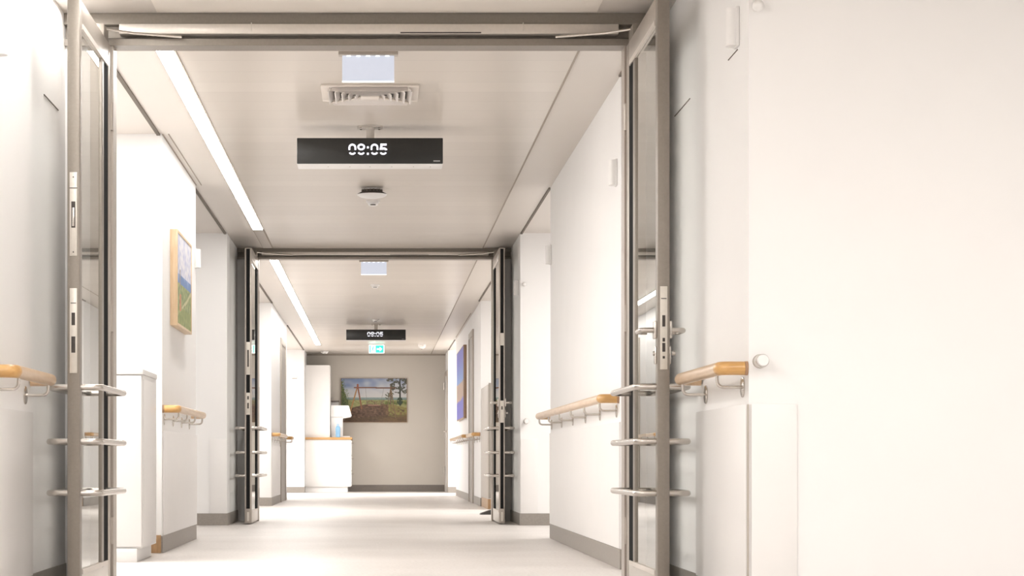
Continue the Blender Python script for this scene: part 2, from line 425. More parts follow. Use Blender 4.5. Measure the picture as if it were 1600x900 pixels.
def leaf(n, side, xin, th, yh, yf, zt, lab, kind):
    """one open leaf lying along Y; side -1 = left wall, +1 = right wall; xin = face towards the corridor"""
    s = side
    t = thing('door_%d' % n, (xin + s * th / 2, yh, 0), lab, 'door', kind='structure')
    xa, xb = sorted((xin, xin + s * th))
    X = lambda a, b: (min(xin + s * a, xin + s * b), max(xin + s * a, xin + s * b))
    # frame members: free stile (towards the viewer), hinge stile, rails
    MB().box(xa, xb, yf, yf + .065, .012, zt, .003).build('stile', M['frame_lt'] if kind == 'far' else M['frame'], t)
    g = .075 if kind == 'near' else .0
    MB().box(xa, xb, yh - .10, yh - .004, .012, zt, .003).build('stile', M['frame_lt'], t)
    MB().box(*X(.001, .014), yh - .32 + g, yh - .10, .10, zt - .09).build('hinge_seal', M['seal'], t)
    MB().box(*X(.014, th - .001), yh - .32 + g, yh - .10, .10, zt - .09).build('stile_back', M['frame_lt'], t)
    if g: MB().box(xa, xb, yh - .32, yh - .32 + g, .10, zt - .09, .002).build('inner_stile', M['frame'], t)
    MB().box(xa, xb, yf + .065, yh - .10, zt - .09, zt, .002).build('top_rail', M['frame_lt'], t)
    MB().box(xa, xb, yf + .065, yh - .10, .012, .105, .002).build('bottom_rail', M['kick'], t)
    MB().box(xa + .004, xb - .004, yf + .062, yf + .075, .105, zt - .09).build('glazing_seal', M['seal'], t)
    cx = xin + s * .007
    pane = MB(); vs = [pane.bm.verts.new(p) for p in ((cx, yf + .065, .10), (cx, yh - .32, .10), (cx, yh - .32, zt - .085), (cx, yf + .065, zt - .085))]
    pane.bm.faces.new(vs); pane.build('glass', M['glass'], t)
    # raised glazing beads round the glass, towards the corridor
    mb = MB()
    for (za, zb) in ((.105, .125), (zt - .112, zt - .09)):
        mb.box(*X(-.004, .006), yf + .07, yh - .13, za, zb)
    mb.build('glazing_bead', M['rail'], t)
    # pull bars on both faces
    for zz in (.858, .640, .433):
        for d in (1, -1):
            x0 = xin if d == 1 else xin + s * th
            xo = x0 - s * d * .082
            p = rounded([(x0, yf + .033, zz), (xo, yf + .033, zz), (xo, yh - .17, zz), (x0, yh - .17, zz)], .045)
            MB().tube(p, .0125, 14).build('pull_bar', M['steel'], t)
    # narrow edge: seals or lock plates
    e0, e1 = X(th * .28, th * .72)
    if kind == 'far':
        segs = [(1.62, zt - .01), (1.17, 1.33), (.14, .975)] if s < 0 else [(1.70, zt - .01), (1.10, 1.59), (.14, .905)]
        for a, b in segs: MB().box(e0 - .003, e1 + .003, yf - .003, yf + .004, a, b).build('edge_seal', M['seal'], t)
        MB().box(e0 + .004, e1 - .004, yf - .004, yf + .004, .03, .11).build('floor_bolt', M['plate'], t)
    def plate(a, b, holes, name='lock_plate'):
        p = MB().box(e0 - .004, e1 + .004, yf - .004, yf + .006, a, b, .001).build(name, M['plate'], t)
        for (ha, hb, w) in holes:
            MB().box((e0 + e1) / 2 - w / 2, (e0 + e1) / 2 + w / 2, yf - .0055, yf + .002, ha, hb, .0006).build('lock_slot', M['hole'], p)
        return p
    if s < 0 and kind == 'near':
        p = plate(1.382, 1.717, [(1.495, 1.60, .016), (1.695, 1.70, .005), (1.395, 1.40, .005)], 'flush_bolt')
        MB().box((e0 + e1) / 2 - .005, (e0 + e1) / 2 + .005, yf - .009, yf - .004, 1.50, 1.575, .001).build('bolt_lever', M['steel'], p)
        MB().box(e0 - .004, e1 + .004, yf - .0055, yf + .002, 1.652, 1.655).build('plate_joint', M['hole'], p)
        plate(.913, 1.253, [(1.105, 1.155, .014), (.995, 1.06, .016), (1.192, 1.195, .022)])
    elif s > 0 and kind == 'near':
        plate(.925, 1.255, [(1.095, 1.14, .012), (1.035, 1.05, .010), (.995, 1.03, .012), (.968, .978, .009), (1.205, 1.208, .022)])
    elif s < 0:
        plate(1.33, 1.62, [(1.40, 1.55, .014)], 'flush_bolt'); plate(.975, 1.17, [(1.11, 1.14, .014), (1.03, 1.08, .014)])
    else:
        plate(1.59, 1.70, []); plate(.905, 1.10, [(1.02, 1.05, .012)])
    if s > 0:
        for d in (1, -1):
            x0 = xin if d == 1 else xin + s * th
            zz = 1.083
            r = MB().box(*sorted((x0, x0 - s * d * .012)), yf + .012, yf + .062, zz - .034, zz + .036, .003).build('handle_rose', M['steel'], t)
            p = rounded([(x0, yf + .037, zz), (x0 - s * d * .062, yf + .037, zz), (x0 - s * d * .062, yf + .165, zz), (x0 - s * d * .022, yf + .165, zz)], .025)
            MB().tube(p, .0105, 12).build('lever_handle', M['steel'], r)
            c = MB().box(*sorted((x0, x0 - s * d * .008)), yf + .018, yf + .056, .948, 1.018, .003).build('key_escutcheon', M['steel'], t)
            MB().lathe([(.009, 0), (.009, .012), (.007, .014)], (x0 - s * d * .014, yf + .037, .99), 'X', 14).build('key_cylinder', M['steel'], c)
    # closer arm from the leaf head to the rail on the frame
    MB().tube([(xin + s * .02, yh - .12, zt + .055), (xin - s * .10, yh - .06, zt + .048), (xin - s * .32, yh - .043, zt + .034)], .0055, 8).build('closer_arm', M['steel'], t)
    MB().box(*X(.005, .04), yh - .20, yh - .05, zt, zt + .062, .003).build('closer_bracket', M['frame_dk'], t)
    # hinges
    for zz in (.25, 1.2, 2.1):
        MB().tube([(xin + s * .0, yh + .001, zz - .06), (xin + s * .0, yh + .001, zz + .06)], .011, 10).build('hinge', M['frame_lt'], t)
    return t

door_frame(40, YN, -1.187, 1.098, 2.418, -1.405, 1.29, 'bronze-grey frame and header of the nearer double doors')
door_frame(41, YF, -1.128, 1.058, 2.460, -1.33, 1.24, 'bronze-grey frame and header of the farther double doors')
leaf(1, -1, -1.197, .050, YN, 8.45, 2.415, 'open glazed left leaf of the nearer double doors with steel pull bars and a flush bolt', 'near')
leaf(2, 1, 1.106, .048, YN, 8.38, 2.415, 'open glazed right leaf of the nearer double doors with lever handle and steel pull bars', 'near')
leaf(3, -1, -1.131, .060, YF, 18.75, 2.458, 'open glazed left leaf of the farther double doors with black edge seals', 'far')
leaf(4, 1, 1.068, .050, YF, 18.75, 2.458, 'open glazed right leaf of the farther double doors with black edge seal and lever handle', 'far')

# grey doorways in the side walls
def side_door(n, side, x, y0, y1, ztop, lab, leafm, handle=False, framem=None):
    s = side; t = thing('door_%d' % n, (x, (y0 + y1) / 2, 0), lab, 'door', kind='structure')
    f = framem or M['greyframe']
    X = lambda a, b: sorted((x - s * a, x - s * b))
    for (a, b) in ((y0, y0 + .08), (y1 - .08, y1)):
        MB().box(*X(-.01, .022), a, b, 0.001, ztop, .002).build('jamb', f, t)
    MB().box(*X(-.01, .022), y0 + .08, y1 - .08, ztop - .08, ztop, .002).build('lintel', f, t)
    MB().box(*X(-.01, .010), y0 + .08, y1 - .08, .004, ztop - .08).build('leaf', leafm, t)
    if handle:
        r = MB().lathe([(.026, 0), (.026, .012)], (x - s * .022, y0 + .16, 1.10), 'X', 16).build('handle_rose', M['steel'], t)
        p = rounded([(x - s * .01, y0 + .16, 1.10), (x - s * .075, y0 + .16, 1.10), (x - s * .075, y0 + .30, 1.10)], .02)
        MB().tube(p, .011, 10).build('lever_handle', M['steel'], r)
        for zz in (.4, 1.95): MB().tube([(x - s * .03, y1 - .09, zz - .07), (x - s * .03, y1 - .09, zz + .07)], .014, 10).build('hinge', M['steel'], t)
    return t
side_door(5, -1, -1.355, 28.95, 30.35, 2.26, 'grey door in the left wall beyond the farther doors', M['greydoor'])
side_door(6, 1, 1.27, 28.2, 29.45, 2.33, 'grey door in the right wall beside the narrow blue picture', M['greydoor'])
side_door(7, 1, 1.24, 37.95, 39.2, 2.2, 'pale door with steel lever and grey frame in the last stretch of right wall', M['lacquer'], True)

# ------------------------------------------------------------------ handrails
def handrail(side, xw, y0, y1, nb, lab, z=.882, endcolor=True):
    """side +1 = right wall at xw, runs y0 (near) .. y1 (far); both ends return to the wall"""
    s = side; xr = xw - s * .092
    t = thing('wooden_handrail', (xw, y0, z), lab, 'handrail', 'wooden handrails along the corridor walls')
    r = .0235
    # main run and mitred end pieces
    p = rounded([(xr, y0 + .022, z), (xr, y1 - .05, z)], .01)
    p = [Vector((xr, y0 + .03, z)), Vector((xr, y1 - .055, z))] + arc((xr + s * .05, y1 - .055, z), 0, math.pi / 2, .05, (-s, 0, 0), (0, 1, 0), 8)[1:] + [Vector((xw - s * .006, y1 - .005, z))]
    MB().tube(p, r, 20).build('rail', M['oak'], t)
    p = [Vector((xr, y0 + .031, z))] + arc((xr + s * .03, y0 + .03, z), 0, math.pi / 2, .03, (-s, 0, 0), (0, -1, 0), 7)[1:] + [Vector((xw - s * .012, y0, z))]
    MB().tube(p, r + .0004, 20).build('rail_end', M['oak_end'], t)
    MB().lathe([(r + .001, 0), (r + .001, .010)], (xw - (s * .011 if s > 0 else 0), y0, z), 'X', 20).build('end_cap', M['oak_cap'], t)
    for i in range(nb):
        yb = y0 + .09 + (y1 - y0 - .20) * (i / (nb - 1) if nb > 1 else .5)
        zp = z - .062
        q = rounded([(xr, yb, z - .015), (xr, yb, zp), (xw - s * .002, yb, zp)], .026)
        b = MB().tube(q, .0062, 10).build('bracket', M['steel'], t)
        MB().lathe([(.036, 0), (.036, .004), (.033, .006)] if s < 0 else [(.033, -.006), (.036, -.004), (.036, 0)], (xw, yb, zp), 'X', 24).build('wall_plate', M['steel'], b)
    return t
handrail(-1, -1.39, 7.52, 8.40, 2, 'wooden handrail at the left edge of the picture, on steel brackets')
handrail(1, 1.275, 7.30, 8.33, 2, 'short wooden handrail at the right wall corner beside the round steel buffer')
handrail(-1, -1.325, 12.93, 14.85, 4, 'wooden handrail above the pale grey panel on the left, past the white cabinet')
handrail(1, 1.253, 11.02, 15.40, 6, 'long wooden handrail on six steel brackets along the right wall between the doors', .888)
handrail(-1, -1.355, 26.65, 28.85, 4, 'small distant wooden handrail in front of the left grey door', .90)
handrail(-1, -1.355, 30.40, 30.98, 2, 'small distant wooden handrail just past the left grey door', .90)
handrail(1, 1.27, 29.6, 34.68, 8, 'distant wooden handrail under the narrow blue picture on the right wall', .915)
handrail(1, 1.27, 26.4, 28.12, 3, 'distant wooden handrail between the grey cabinet and the right grey door', .90)

# ------------------------------------------------------------------ wall fittings
def sensor(x, y, z, s, lab):
    """white half-round detector on a side wall (s = +1 right wall)"""
    t = thing('wall_sensor', (x, y, z), lab, 'sensor', 'white half-round wall sensors')
    pts = [(x, y - .032)] + [(x - s * (.018 + .026 * math.sin(a)), y - .032 * math.cos(a)) for a in [i * math.pi / 10 for i in range(11)]] + [(x, y + .032)]
    MB().prism(pts, 'Z', z - .066, z + .066).build('cover', M['white'], t)
    MB().box(*sorted((x, x - s * .012)), y - .036, y + .036, z - .070, z + .070, .003).build('back_plate', M['white'], t)
    return t
sensor(1.275, 7.50, 2.10, 1, 'white half-round wall sensor at the top right, beside the bright wall corner')
sensor(1.253, 11.12, 2.08, 1, 'white half-round wall sensor seen just left of the right leaf of the nearer doors')
sensor(1.253, 15.34, 2.06, 1, 'white half-round wall sensor at the far end of the long right handrail wall')
sensor(1.24, 18.75, 2.10, 1, 'white half-round wall sensor on the corner right of the farther doors')
sensor(-1.325, 15.2, 2.02, -1, 'white half-round wall sensor just right of the wood-framed mountain picture')
sensor(-1.39, 7.66, 2.10, -1, 'white half-round wall sensor at the upper left edge of the picture')

def ball(x, y, z, lab):
    t = thing('white_buffer_ball', (x, y, z), lab, 'buffer', 'white ball buffers high on wall corners')
    MB().lathe([(.001, -.052)] + [(.020 * math.sin(a), -.030 - .022 * math.cos(a)) for a in [i * math.pi / 10 for i in range(1, 9)]] + [(.010, -.008), (.010, 0)], (x, y, z), 'Y', 20).build('ball', M['white'], t)
    MB().lathe([(.016, -.005), (.016, .003)], (x, y, z), 'Y', 20).build('base', M['white'], t)
ball(1.302, 7.28, 2.125, 'white ball buffer at the top of the bright right wall corner')
ball(1.275, 18.5, 2.11, 'white ball buffer high on the wall right of the farther doors')
ball(1.272, 10.93, 2.09, 'white ball buffer beside the right leaf of the nearer doors')

def buffer(x, y, z, lab):
    t = thing('steel_door_buffer', (x, y, z), lab, 'door stop', 'steel door buffers')
    MB().lathe([(.0245, -.002), (.0245, .003)], (x, y, z), 'Y', 24).build('base', M['steel'], t)
    MB().lathe([(.0225, -.062), (.0225, -.002)], (x, y, z), 'Y', 28).build('body', M['steel'], t)
    MB().lathe([(.018, -.076), (.0205, -.072), (.0205, -.062)], (x, y, z), 'Y', 28).build('bumper', M['white'], t)
buffer(1.312, 7.28, .905, 'round brushed steel door buffer on the bright right wall beside the short handrail')
buffer(1.29, 18.5, .912, 'small round steel door buffer on the wall right of the farther doors')

# socket and small thermostat on the far left wall block
t = thing('wall_socket', (-1.525, 37.8, .376), 'small white wall socket left of the white counter', 'socket')
MB().box(-1.567, -1.483, 37.788, 37.8, .334, .418, .004).build('frame', M['white'], t)
MB().lathe([(.02, -.013), (.022, -.010)], (-1.525, 37.8, .376), 'Y', 20).build('socket_insert', M['greypanel'], t)
t = thing('wall_thermostat', (-1.51, 37.8, 2.08), 'small white thermostat high on the far left wall', 'thermostat')
MB().box(-1.56, -1.46, 37.77, 37.8, 2.045, 2.11, .005).build('cover', M['white'], t)
MB().box(-1.555, -1.465, 37.768, 37.772, 2.04, 2.052).build('grille', M['thin'], t)

# ------------------------------------------------------------------ ceiling fittings
def seg_ring(cx, cz, w, h, st, y, a0, a1, n=12, depth=.003):
    """part of a rounded (elliptical) stroke as a prism facing -Y"""
    out = [(cx + math.cos(a) * w / 2, cz + math.sin(a) * h / 2) for a in [a0 + (a1 - a0) * i / n for i in range(n + 1)]]
    inn = [(cx + math.cos(a) * (w / 2 - st), cz + math.sin(a) * (h / 2 - st)) for a in [a0 + (a1 - a0) * i / n for i in range(n + 1)]]
    return out + inn[::-1]

def clock(x, y, label):
    t = thing('digital_corridor_clock', (x, y, ZC), label, 'clock', 'long black digital clocks hanging from the ceiling')
    w, z0, z1, d = .432, 2.322, 2.474, .22
    MB().box(x - w, x + w, y + .008, y + d, z0 - .002, z1, .004).build('housing', M['white'], t)
    scr = MB().box(x - w, x + w, y - .006, y + .010, z0, z1, .004).build('display', M['black'], t)
    scr2 = MB().box(x - w, x + w, y + d - .002, y + d + .012, z0, z1, .004).build('display', M['black'], t)
    MB().box(x - .025, x + .025, y + .08, y + .14, z1, ZC - .004, .004).build('stem', M['vent'], t)
    m = MB(); m.box(x - .075, x + .075, y + .05, y + .17, ZC - .010, ZC - .004, .002)
    fl = m.build('ceiling_flange', M['vent'], t)
    for (u, v) in ((-.055, .065), (.055, .065), (-.055, .155), (.055, .155)):
        MB().lathe([(.006, -.004), (.006, 0)], (x + u, y + v, ZC - .010), 'Z', 10).build('screw', M['thin'], fl)
    for q in (-.25, -.12, 0, .13, .26, .36):
        MB().lathe([(.003, -.001), (.003, .001)], (x + q, y + .11, z0 - .003), 'Z', 8).build('screw', M['thin'], t)
    # 09:05, each figure cut by a gap low down as the display shows it
    yy = y - .0085; H = .066; zc = z0 + .0845; st = .0105; wd = .046
    zb, zt = zc - H / 2, zc + H / 2
    x0 = x - .127 + wd / 2
    cen = [x0, x0 + .0525, x0 + .131, x0 + .183]
    def poly(mb, pts): mb.prism(pts, 'Y', yy, yy + .003)
    def capbot(mb, cx):    # lower bowl under the gap
        poly(mb, seg_ring(cx, zb + .022, wd, .044, st * .95, yy, math.radians(208), math.radians(332)))
    def zero():
        def f(mb, cx):
            poly(mb, seg_ring(cx, zt - .023, wd, .046, st, yy, 0, math.pi))
            for s in (-1, 1):
                a, b = cx + s * wd / 2, cx + s * (wd / 2 - st)
                poly(mb, [(a, zt - .023), (b, zt - .023), (b, zt - .037), (a, zt - .037)])
            capbot(mb, cx)
        return f
    def nine():
        def f(mb, cx):
            poly(mb, seg_ring(cx, zt - .0195, wd, .039, st, yy, math.radians(-90), math.radians(90)))
            poly(mb, seg_ring(cx, zt - .0195, wd, .039, st, yy, math.radians(90), math.radians(270)))
            capbot(mb, cx)
        return f
    def five():
        def f(mb, cx):
            poly(mb, [(cx - wd / 2 + .006, zt), (cx + wd / 2 - .003, zt), (cx + wd / 2 - .003, zt - .011), (cx - wd / 2 + .005, zt - .011)])
            poly(mb, [(cx - wd / 2 + .007, zt - .010), (cx - wd / 2 + .019, zt - .010), (cx - wd / 2 + .013, zt - .036), (cx - wd / 2, zt - .036)])
            poly(mb, seg_ring(cx + .002, zt - .041, wd, .038, .0125, yy, math.radians(14), math.radians(140)))
            capbot(mb, cx)
        return f
    for fn, cx in zip((zero(), nine(), zero(), five()), cen):
        mb = MB(); fn(mb, cx); mb.build('digit', M['digit'], scr)
    cx = (cen[1] + cen[2]) / 2
    for z in (zt - .022, zb + .006): MB().box(cx - .006, cx + .006, yy, yy + .003, z - .006, z + .006).build('colon_dot', M['digit'], scr)
    mb = MB()
    for i in range(6): mb.box(x + w - .056 + i * .0066, x + w - .056 + i * .0066 + .0052, yy, yy + .003, z0 + .012, z0 + .0185)
    mb.build('maker_mark', M['logo'], scr)
    return t
clock(-.053, 12.5, 'long black digital clock reading 09:05 between the two pairs of doors')
clock(-.042, 30.66, 'small distant black digital clock reading 09:05 beyond the farther doors')

def plain_sign(x, y, lab):
    t = thing('emergency_light_sign', (x, y, ZC), lab, 'sign', 'glowing blank emergency light panels')
    MB().box(x - .145, x + .145, y - .03, y + .03, ZC - .022, ZC - .001, .002).build('housing', M['signhouse'], t)
    p = MB().box(x - .127, x + .127, y - .004, y + .004, 2.414, ZC - .020).build('panel', M['signglow'], t)
    MB().box(x - .127, x + .127, y - .0045, y + .0045, 2.409, 2.415).build('lit_edge', M['signlit'], p)
    for i in range(5): MB().box(x - .105 + i * .047, x - .085 + i * .047, y - .008, y + .008, ZC - .026, ZC - .021).build('lamp', M['signlit'], t)
plain_sign(-.052, 10.30, 'glowing pale blue blank sign panel hanging just behind the nearer door header')
plain_sign(-.05, 20.95, 'glowing pale blue blank sign panel hanging just behind the farther door header')

# green exit sign with runner and arrow
x, y = -.04, 35.9
t = thing('exit_sign', (x, y, ZC), 'small green and white exit sign with runner and right arrow below the distant clock', 'sign')
MB().box(x - .14, x + .14, y - .02, y + .05, ZC - .018, ZC - .001, .002).build('housing', M['signhouse'], t)
p = MB().box(x - .13, x + .13, y - .004, y + .008, 2.398, ZC - .018, .002).build('panel', M['signwhite'], t)
mb = MB(); yy = y - .006
mb.box(x - .120, x - .102, yy, yy + .003, 2.408, 2.532)                                       # door frame, left
mb.box(x - .015, x + .118, yy, yy + .003, 2.408, 2.532)                                       # arrow field
mb.lathe([(.010, 0), (.010, .003)], (x - .050, yy, 2.512), 'Y', 12)                           # runner: head
def limb(mb, a, b, w):
    a = Vector(a); b = Vector(b); d = (b - a).normalized(); n = Vector((-d.y, d.x)) * w / 2
    mb.prism([tuple(a + n), tuple(b + n), tuple(b - n), tuple(a - n)], 'Y', yy, yy + .003)
for a, b, w in (((-.055, 2.498), (-.068, 2.462), .018), ((-.068, 2.465), (-.046, 2.442), .010), ((-.046, 2.442), (-.052, 2.416), .009),
                ((-.070, 2.465), (-.078, 2.438), .010), ((-.078, 2.438), (-.096, 2.430), .009), ((-.056, 2.495), (-.034, 2.478), .008), ((-.058, 2.494), (-.086, 2.484), .008)):
    limb(mb, (x + a[0], a[1]), (x + b[0], b[1]), w)
mb.build('green_field', M['signgreen'], p)
mb = MB(); ya = y - .009; xc, zc = x + .052, 2.47
mb.prism([(xc - .045, zc + .013), (xc, zc + .013), (xc, zc + .040), (xc + .045, zc), (xc, zc - .040), (xc, zc - .013), (xc - .045, zc - .013)], 'Y', ya, ya + .003)
mb.build('arrow', M['signwhite'], p)

# square ceiling air diffuser
x, y = -.048, 11.40; zc = ZC - .006
t = thing('ceiling_air_vent', (x, y, ZC), 'square white ceiling air vent with slanted blades just before the nearer clock', 'vent')
mb = MB()
for (a, b, c, d) in ((-.26, .26, -.24, -.20), (-.26, .26, .20, .24), (-.26, -.215, -.20, .20), (.215, .26, -.20, .20)):
    mb.box(x + a, x + b, y + c, y + d, zc - .012, zc, .002)
mb.build('frame', M['vent'], t)
MB().box(x - .215, x + .215, y - .20, y + .20, zc - .003, zc).build('cavity', M['dark'], t)
for ang in range(4):                         # four fields of blades, each meeting in the middle
    R = Matrix.Rotation(ang * math.pi / 2, 4, 'Z')
    mb = MB()
    for i in range(5):
        d = .055 + i * .036; hw = d + .004
        b = MB(); b.prism([(d, -.004), (d + .006, -.004), (d + .026, -.034), (d + .020, -.034)], 'Y', -hw, hw)
        bmesh.ops.transform(b.bm, matrix=Matrix.Translation((x, y, zc)) @ R, verts=b.bm.verts[:])
        me = bpy.data.meshes.new('tmp'); b.bm.to_mesh(me); b.bm.free(); mb.bm.from_mesh(me); bpy.data.meshes.remove(me)
    mb.build('blades', M['ventlv'], t)
mb = MB(); mb.box(x - .05, x + .05, y - .05, y + .05, zc - .036, zc - .002, .003); mb.build('centre_plate', M['vent'], t)
mb = MB()
for a, b in ((-1, -1), (1, -1), (1, 1), (-1, 1)):
    mb.tube([(x + a * .04, y + b * .04, zc - .02), (x + a * .215, y + b * .20, zc - .022)], .006, 8)
mb.build('ribs', M['vent'], t)

# smoke detector on a dark open mount
x, y = -.05, 15.42
t = thing('ceiling_sensor', (x, y, ZC), 'white dish-shaped ceiling sensor on a dark mount behind the nearer clock', 'sensor')
MB().box(x - .042, x + .042, y - .04, y + .04, ZC - .022, ZC - .004, .003).build('mount', M['white'], t)
b = MB().lathe([(.072, -.036), (.072, -.018)], (x, y, ZC), 'Z', 28).build('collar', M['dark'], t)
mb = MB()
for i in range(18):
    a = i * math.pi / 9
    mb.box(x + .074 * math.cos(a) - .003, x + .074 * math.cos(a) + .003, y + .074 * math.sin(a) - .003, y + .074 * math.sin(a) + .003, ZC - .036, ZC - .016)
mb.build('collar_ribs', M['gap'], b)
MB().lathe([(.108, -.052), (.105, -.046), (.082, -.034), (.060, -.034)], (x, y, ZC), 'Z', 32).build('skirt', M['dark'], t)
MB().lathe([(.002, -.080), (.05, -.078), (.085, -.070), (.106, -.058), (.109, -.051), (.09, -.050)], (x, y, ZC), 'Z', 32).build('dish', M['white'], t)
def detector(x, y, lab, r=.052):
    t = thing('smoke_detector', (x, y, ZC), lab, 'smoke detector', 'small white round smoke detectors')
    MB().lathe([(r, -.022), (r, -.005)], (x, y, ZC), 'Z', 24).build('base', M['white'], t)
    MB().lathe([(r * .75, -.029), (r * .75, -.021)], (x, y, ZC), 'Z', 24).build('smoke_gap', M['greypanel'], t)
    MB().lathe([(.001, -.048), (r * .5, -.047), (r * .72, -.040), (r * .78, -.028)], (x, y, ZC), 'Z', 24).build('cap', M['white'], t)
    MB().box(x - .02, x + .02, y - r * .74, y - r * .60, ZC - .044, ZC - .038).build('indicator', M['dark'], t)
detector(-.045, 16.15, 'small white smoke detector just behind the dish-shaped ceiling sensor')
detector(-.043, 23.8, 'small white smoke detector between the farther doors and the distant clock')
detector(-.047, 29.6, 'small white smoke detector just before the distant clock')
detector(-.98, 38.3, 'small white smoke detector by the end wall above the tall white cupboard', .07)
x, y = .73, 35.9
t = thing('ceiling_dome', (x, y, ZC), 'pale dome camera hanging at the right near the end wall', 'camera')
MB().lathe([(.060, -.016), (.075, -.001)], (x, y, ZC), 'Z', 24).build('base', M['white'], t)
MB().lathe([(.001, -.088), (.030, -.083), (.056, -.065), (.068, -.040), (.068, -.014)], (x, y, ZC), 'Z', 24).build('dome', M['dome'], t)
MB().lathe([(.001, -.094), (.010, -.092), (.014, -.084)], (x, y, ZC), 'Z', 16).build('lens', M['dark'], t)

# ------------------------------------------------------------------ pictures
def canvas(name, nx, ny, func, place, parent, mat):
    """colour-per-cell picture surface; place(u, v) gives the world point"""
    bm = bmesh.new(); vs = [[bm.verts.new(place(i / nx, j / ny)) for i in range(nx + 1)] for j in range(ny + 1)]
    lay = bm.loops.layers.float_color.new('Col')
    for j in range(ny):
        for i in range(nx):
            f = bm.faces.new((vs[j][i], vs[j][i + 1], vs[j + 1][i + 1], vs[j + 1][i]))
            c = func((i + .5) / nx, (j + .5) / ny)
            for l in f.loops: l[lay] = (*c, 1)
    m = MB(); m.bm.free(); m.bm = bm
    return m.build(name, mat, parent)

def lin(c): return tuple(((v / 255) / 12.92 if v / 255 < .04045 else ((v / 255 + .055) / 1.055) ** 2.4) for v in c)
def mix(a, b, t):
    t = max(0, min(1, t)); return tuple(a[i] * (1 - t) + b[i] * t for i in range(3))
from mathutils import noise
def nz(u, v, s, o=0): return noise.noise(Vector((u * s, v * s, o)))
def segd(u, v, a, b, asp):
    px, py = u * asp, v; ax, ay = a[0] * asp, a[1]; bx, by = b[0] * asp, b[1]
    dx, dy = bx - ax, by - ay
    t = max(0, min(1, ((px - ax) * dx + (py - ay) * dy) / (dx * dx + dy * dy)))
    return math.hypot(px - ax - t * dx, py - ay - t * dy)

def swing(u, v):
    A = 1.52
    n = nz(u, v, 9) ; n2 = nz(u, v, 28, 3); n3 = nz(u, v, 60, 5)
    sky = mix((176, 178, 184), (112, 128, 160), (v - .55) * 2.4 - u * .7 + n * .5)
    c = mix((190, 188, 184), sky, (v - .5) * 3)
    hor = .535
    if v < hor + .03: c = mix((104, 122, 118), (140, 152, 150), (v - hor) * 20 + .3 + n2 * .3)
    if v < hor - .03: c = mix((118, 122, 72), (152, 150, 104), n2 + .5)
    g = .42 - abs(u - .45) * .28 + (.06 if u > .6 else 0) + n * .03
    if v < g:
        c = mix((70, 51, 40), (116, 90, 70), n2 * .7 + .4 + n3 * .3 + n * .4)
        if u > .55: c = mix(c, (150, 122, 72), min(.75, (u - .55) * 2.4) * (.6 + n))
        if u > .72 and v > .12: c = mix(c, (126, 124, 66), .55 + n2)
        if v < .08 + .1 * u: c = mix(c, (78, 62, 42), .5)
    if .66 < u and .40 < v < .48 and n2 > -.2: c = mix((66, 78, 40), (110, 116, 60), n3 + .5)
    # fir at the left
    lx = .16 * (1 - max(0, (v - .18)) / .78) + .03 * n2
    if u < lx and v > .30: c = mix((58, 72, 48), (112, 122, 70), n3 * 1.2 + .45 + n2 * .5)
    elif u < lx + .04 and v > .30 and n3 > .1: c = mix(c, (96, 108, 66), .7)
    # tree at the right
    if segd(u, v, (.90, .40), (.895, .97), A) < .028 - .012 * v: c = (46, 44, 38)
    dd = math.hypot((u - .92) * 1.1, (v - .86) * .9)
    if dd < .20 and nz(u, v, 16, 9) > -.06 and n3 > -.35: c = mix((52, 54, 44), (94, 96, 82), n3 + .4)
    if v > .93 and .69 < u < .80 and n2 > -.1: c = (84, 84, 76)
    if math.hypot((u - .74) * 1.2, v - .60) < .09 and n2 > .0: c = (88, 88, 74)
    if math.hypot(u - .895, (v - .48) * .5) < .045 and n3 > -.3: c = (44, 58, 44)
    # shrubs beneath the beam
    if .38 < u < .66 and .40 < v < .49 + .03 * n and n2 > -.12: c = mix((92, 84, 58), (138, 122, 88), n3 + .5)
    # the swing: beam, legs, ropes, seat
    wood, dk = (128, 84, 60), (92, 66, 52)
    if segd(u, v, (.48 - .11, .78), (.39, .55 - .13), A) < .004 or segd(u, v, (.65, .78), (.60, .42), A) < .004: c = mix(c, (110, 104, 100), .7)
    if segd(u, v, (.25, .83), (.13, .20), A) < .016: c = mix((158, 118, 74), (190, 150, 98), .5 - v)
    if segd(u, v, (.25, .83), (.31, .31), A) < .017: c = wood
    if segd(u, v, (.755, .82), (.755, .42), A) < .016: c = (100, 82, 64)
    if segd(u, v, (.755, .80), (.83, .10), A) < .012: c = (112, 92, 66)
    if segd(u, v, (.755, .80), (.70, .30), A) < .008 and v > .36: c = (112, 92, 70)
    if segd(u, v, (.20, .79), (.82, .785), A) < .015: c = mix(wood, dk, u)
    if segd(u, v, (.25, .86), (.25, .77), A) < .02: c = (138, 82, 62)
    if segd(u, v, (.40, .375), (.59, .37), A) < .017: c = (92, 62, 52)
    if segd(u, v, (.41, .39), (.58, .385), A) < .006: c = (168, 134, 112)
    return lin(c)

def meadow(u, v):
    n = nz(u, v, 5, 1); n2 = nz(u, v * 1.3, 14, 2); n3 = nz(u, v, 34, 4)
    if v > .56: c = mix((176, 182, 218), (228, 228, 238), n2 * 1.1 + n * .8 + .6)
    elif v > .46: c = mix((70, 110, 176), (140, 166, 212), (v - .46) * 8 + n * 1.2)
    else:
        c = mix((88, 108, 52), (150, 160, 88), n2 * 1.3 + .5)
        if abs(v - (.08 + .36 * u) + .03 * n) < .02: c = (186, 182, 128)
        if v < .2: c = mix(c, (110, 122, 36), .5)
    if abs(u - .22) < .05 and .16 < v < .34: c = mix((176, 72, 44), (214, 120, 80), n3 + .5)
    if abs(u - .20) < .035 and v > .40 and v < .62 and n3 > -.3: c = (134, 122, 120)
    return lin(mix(c, (214, 210, 204), .22))

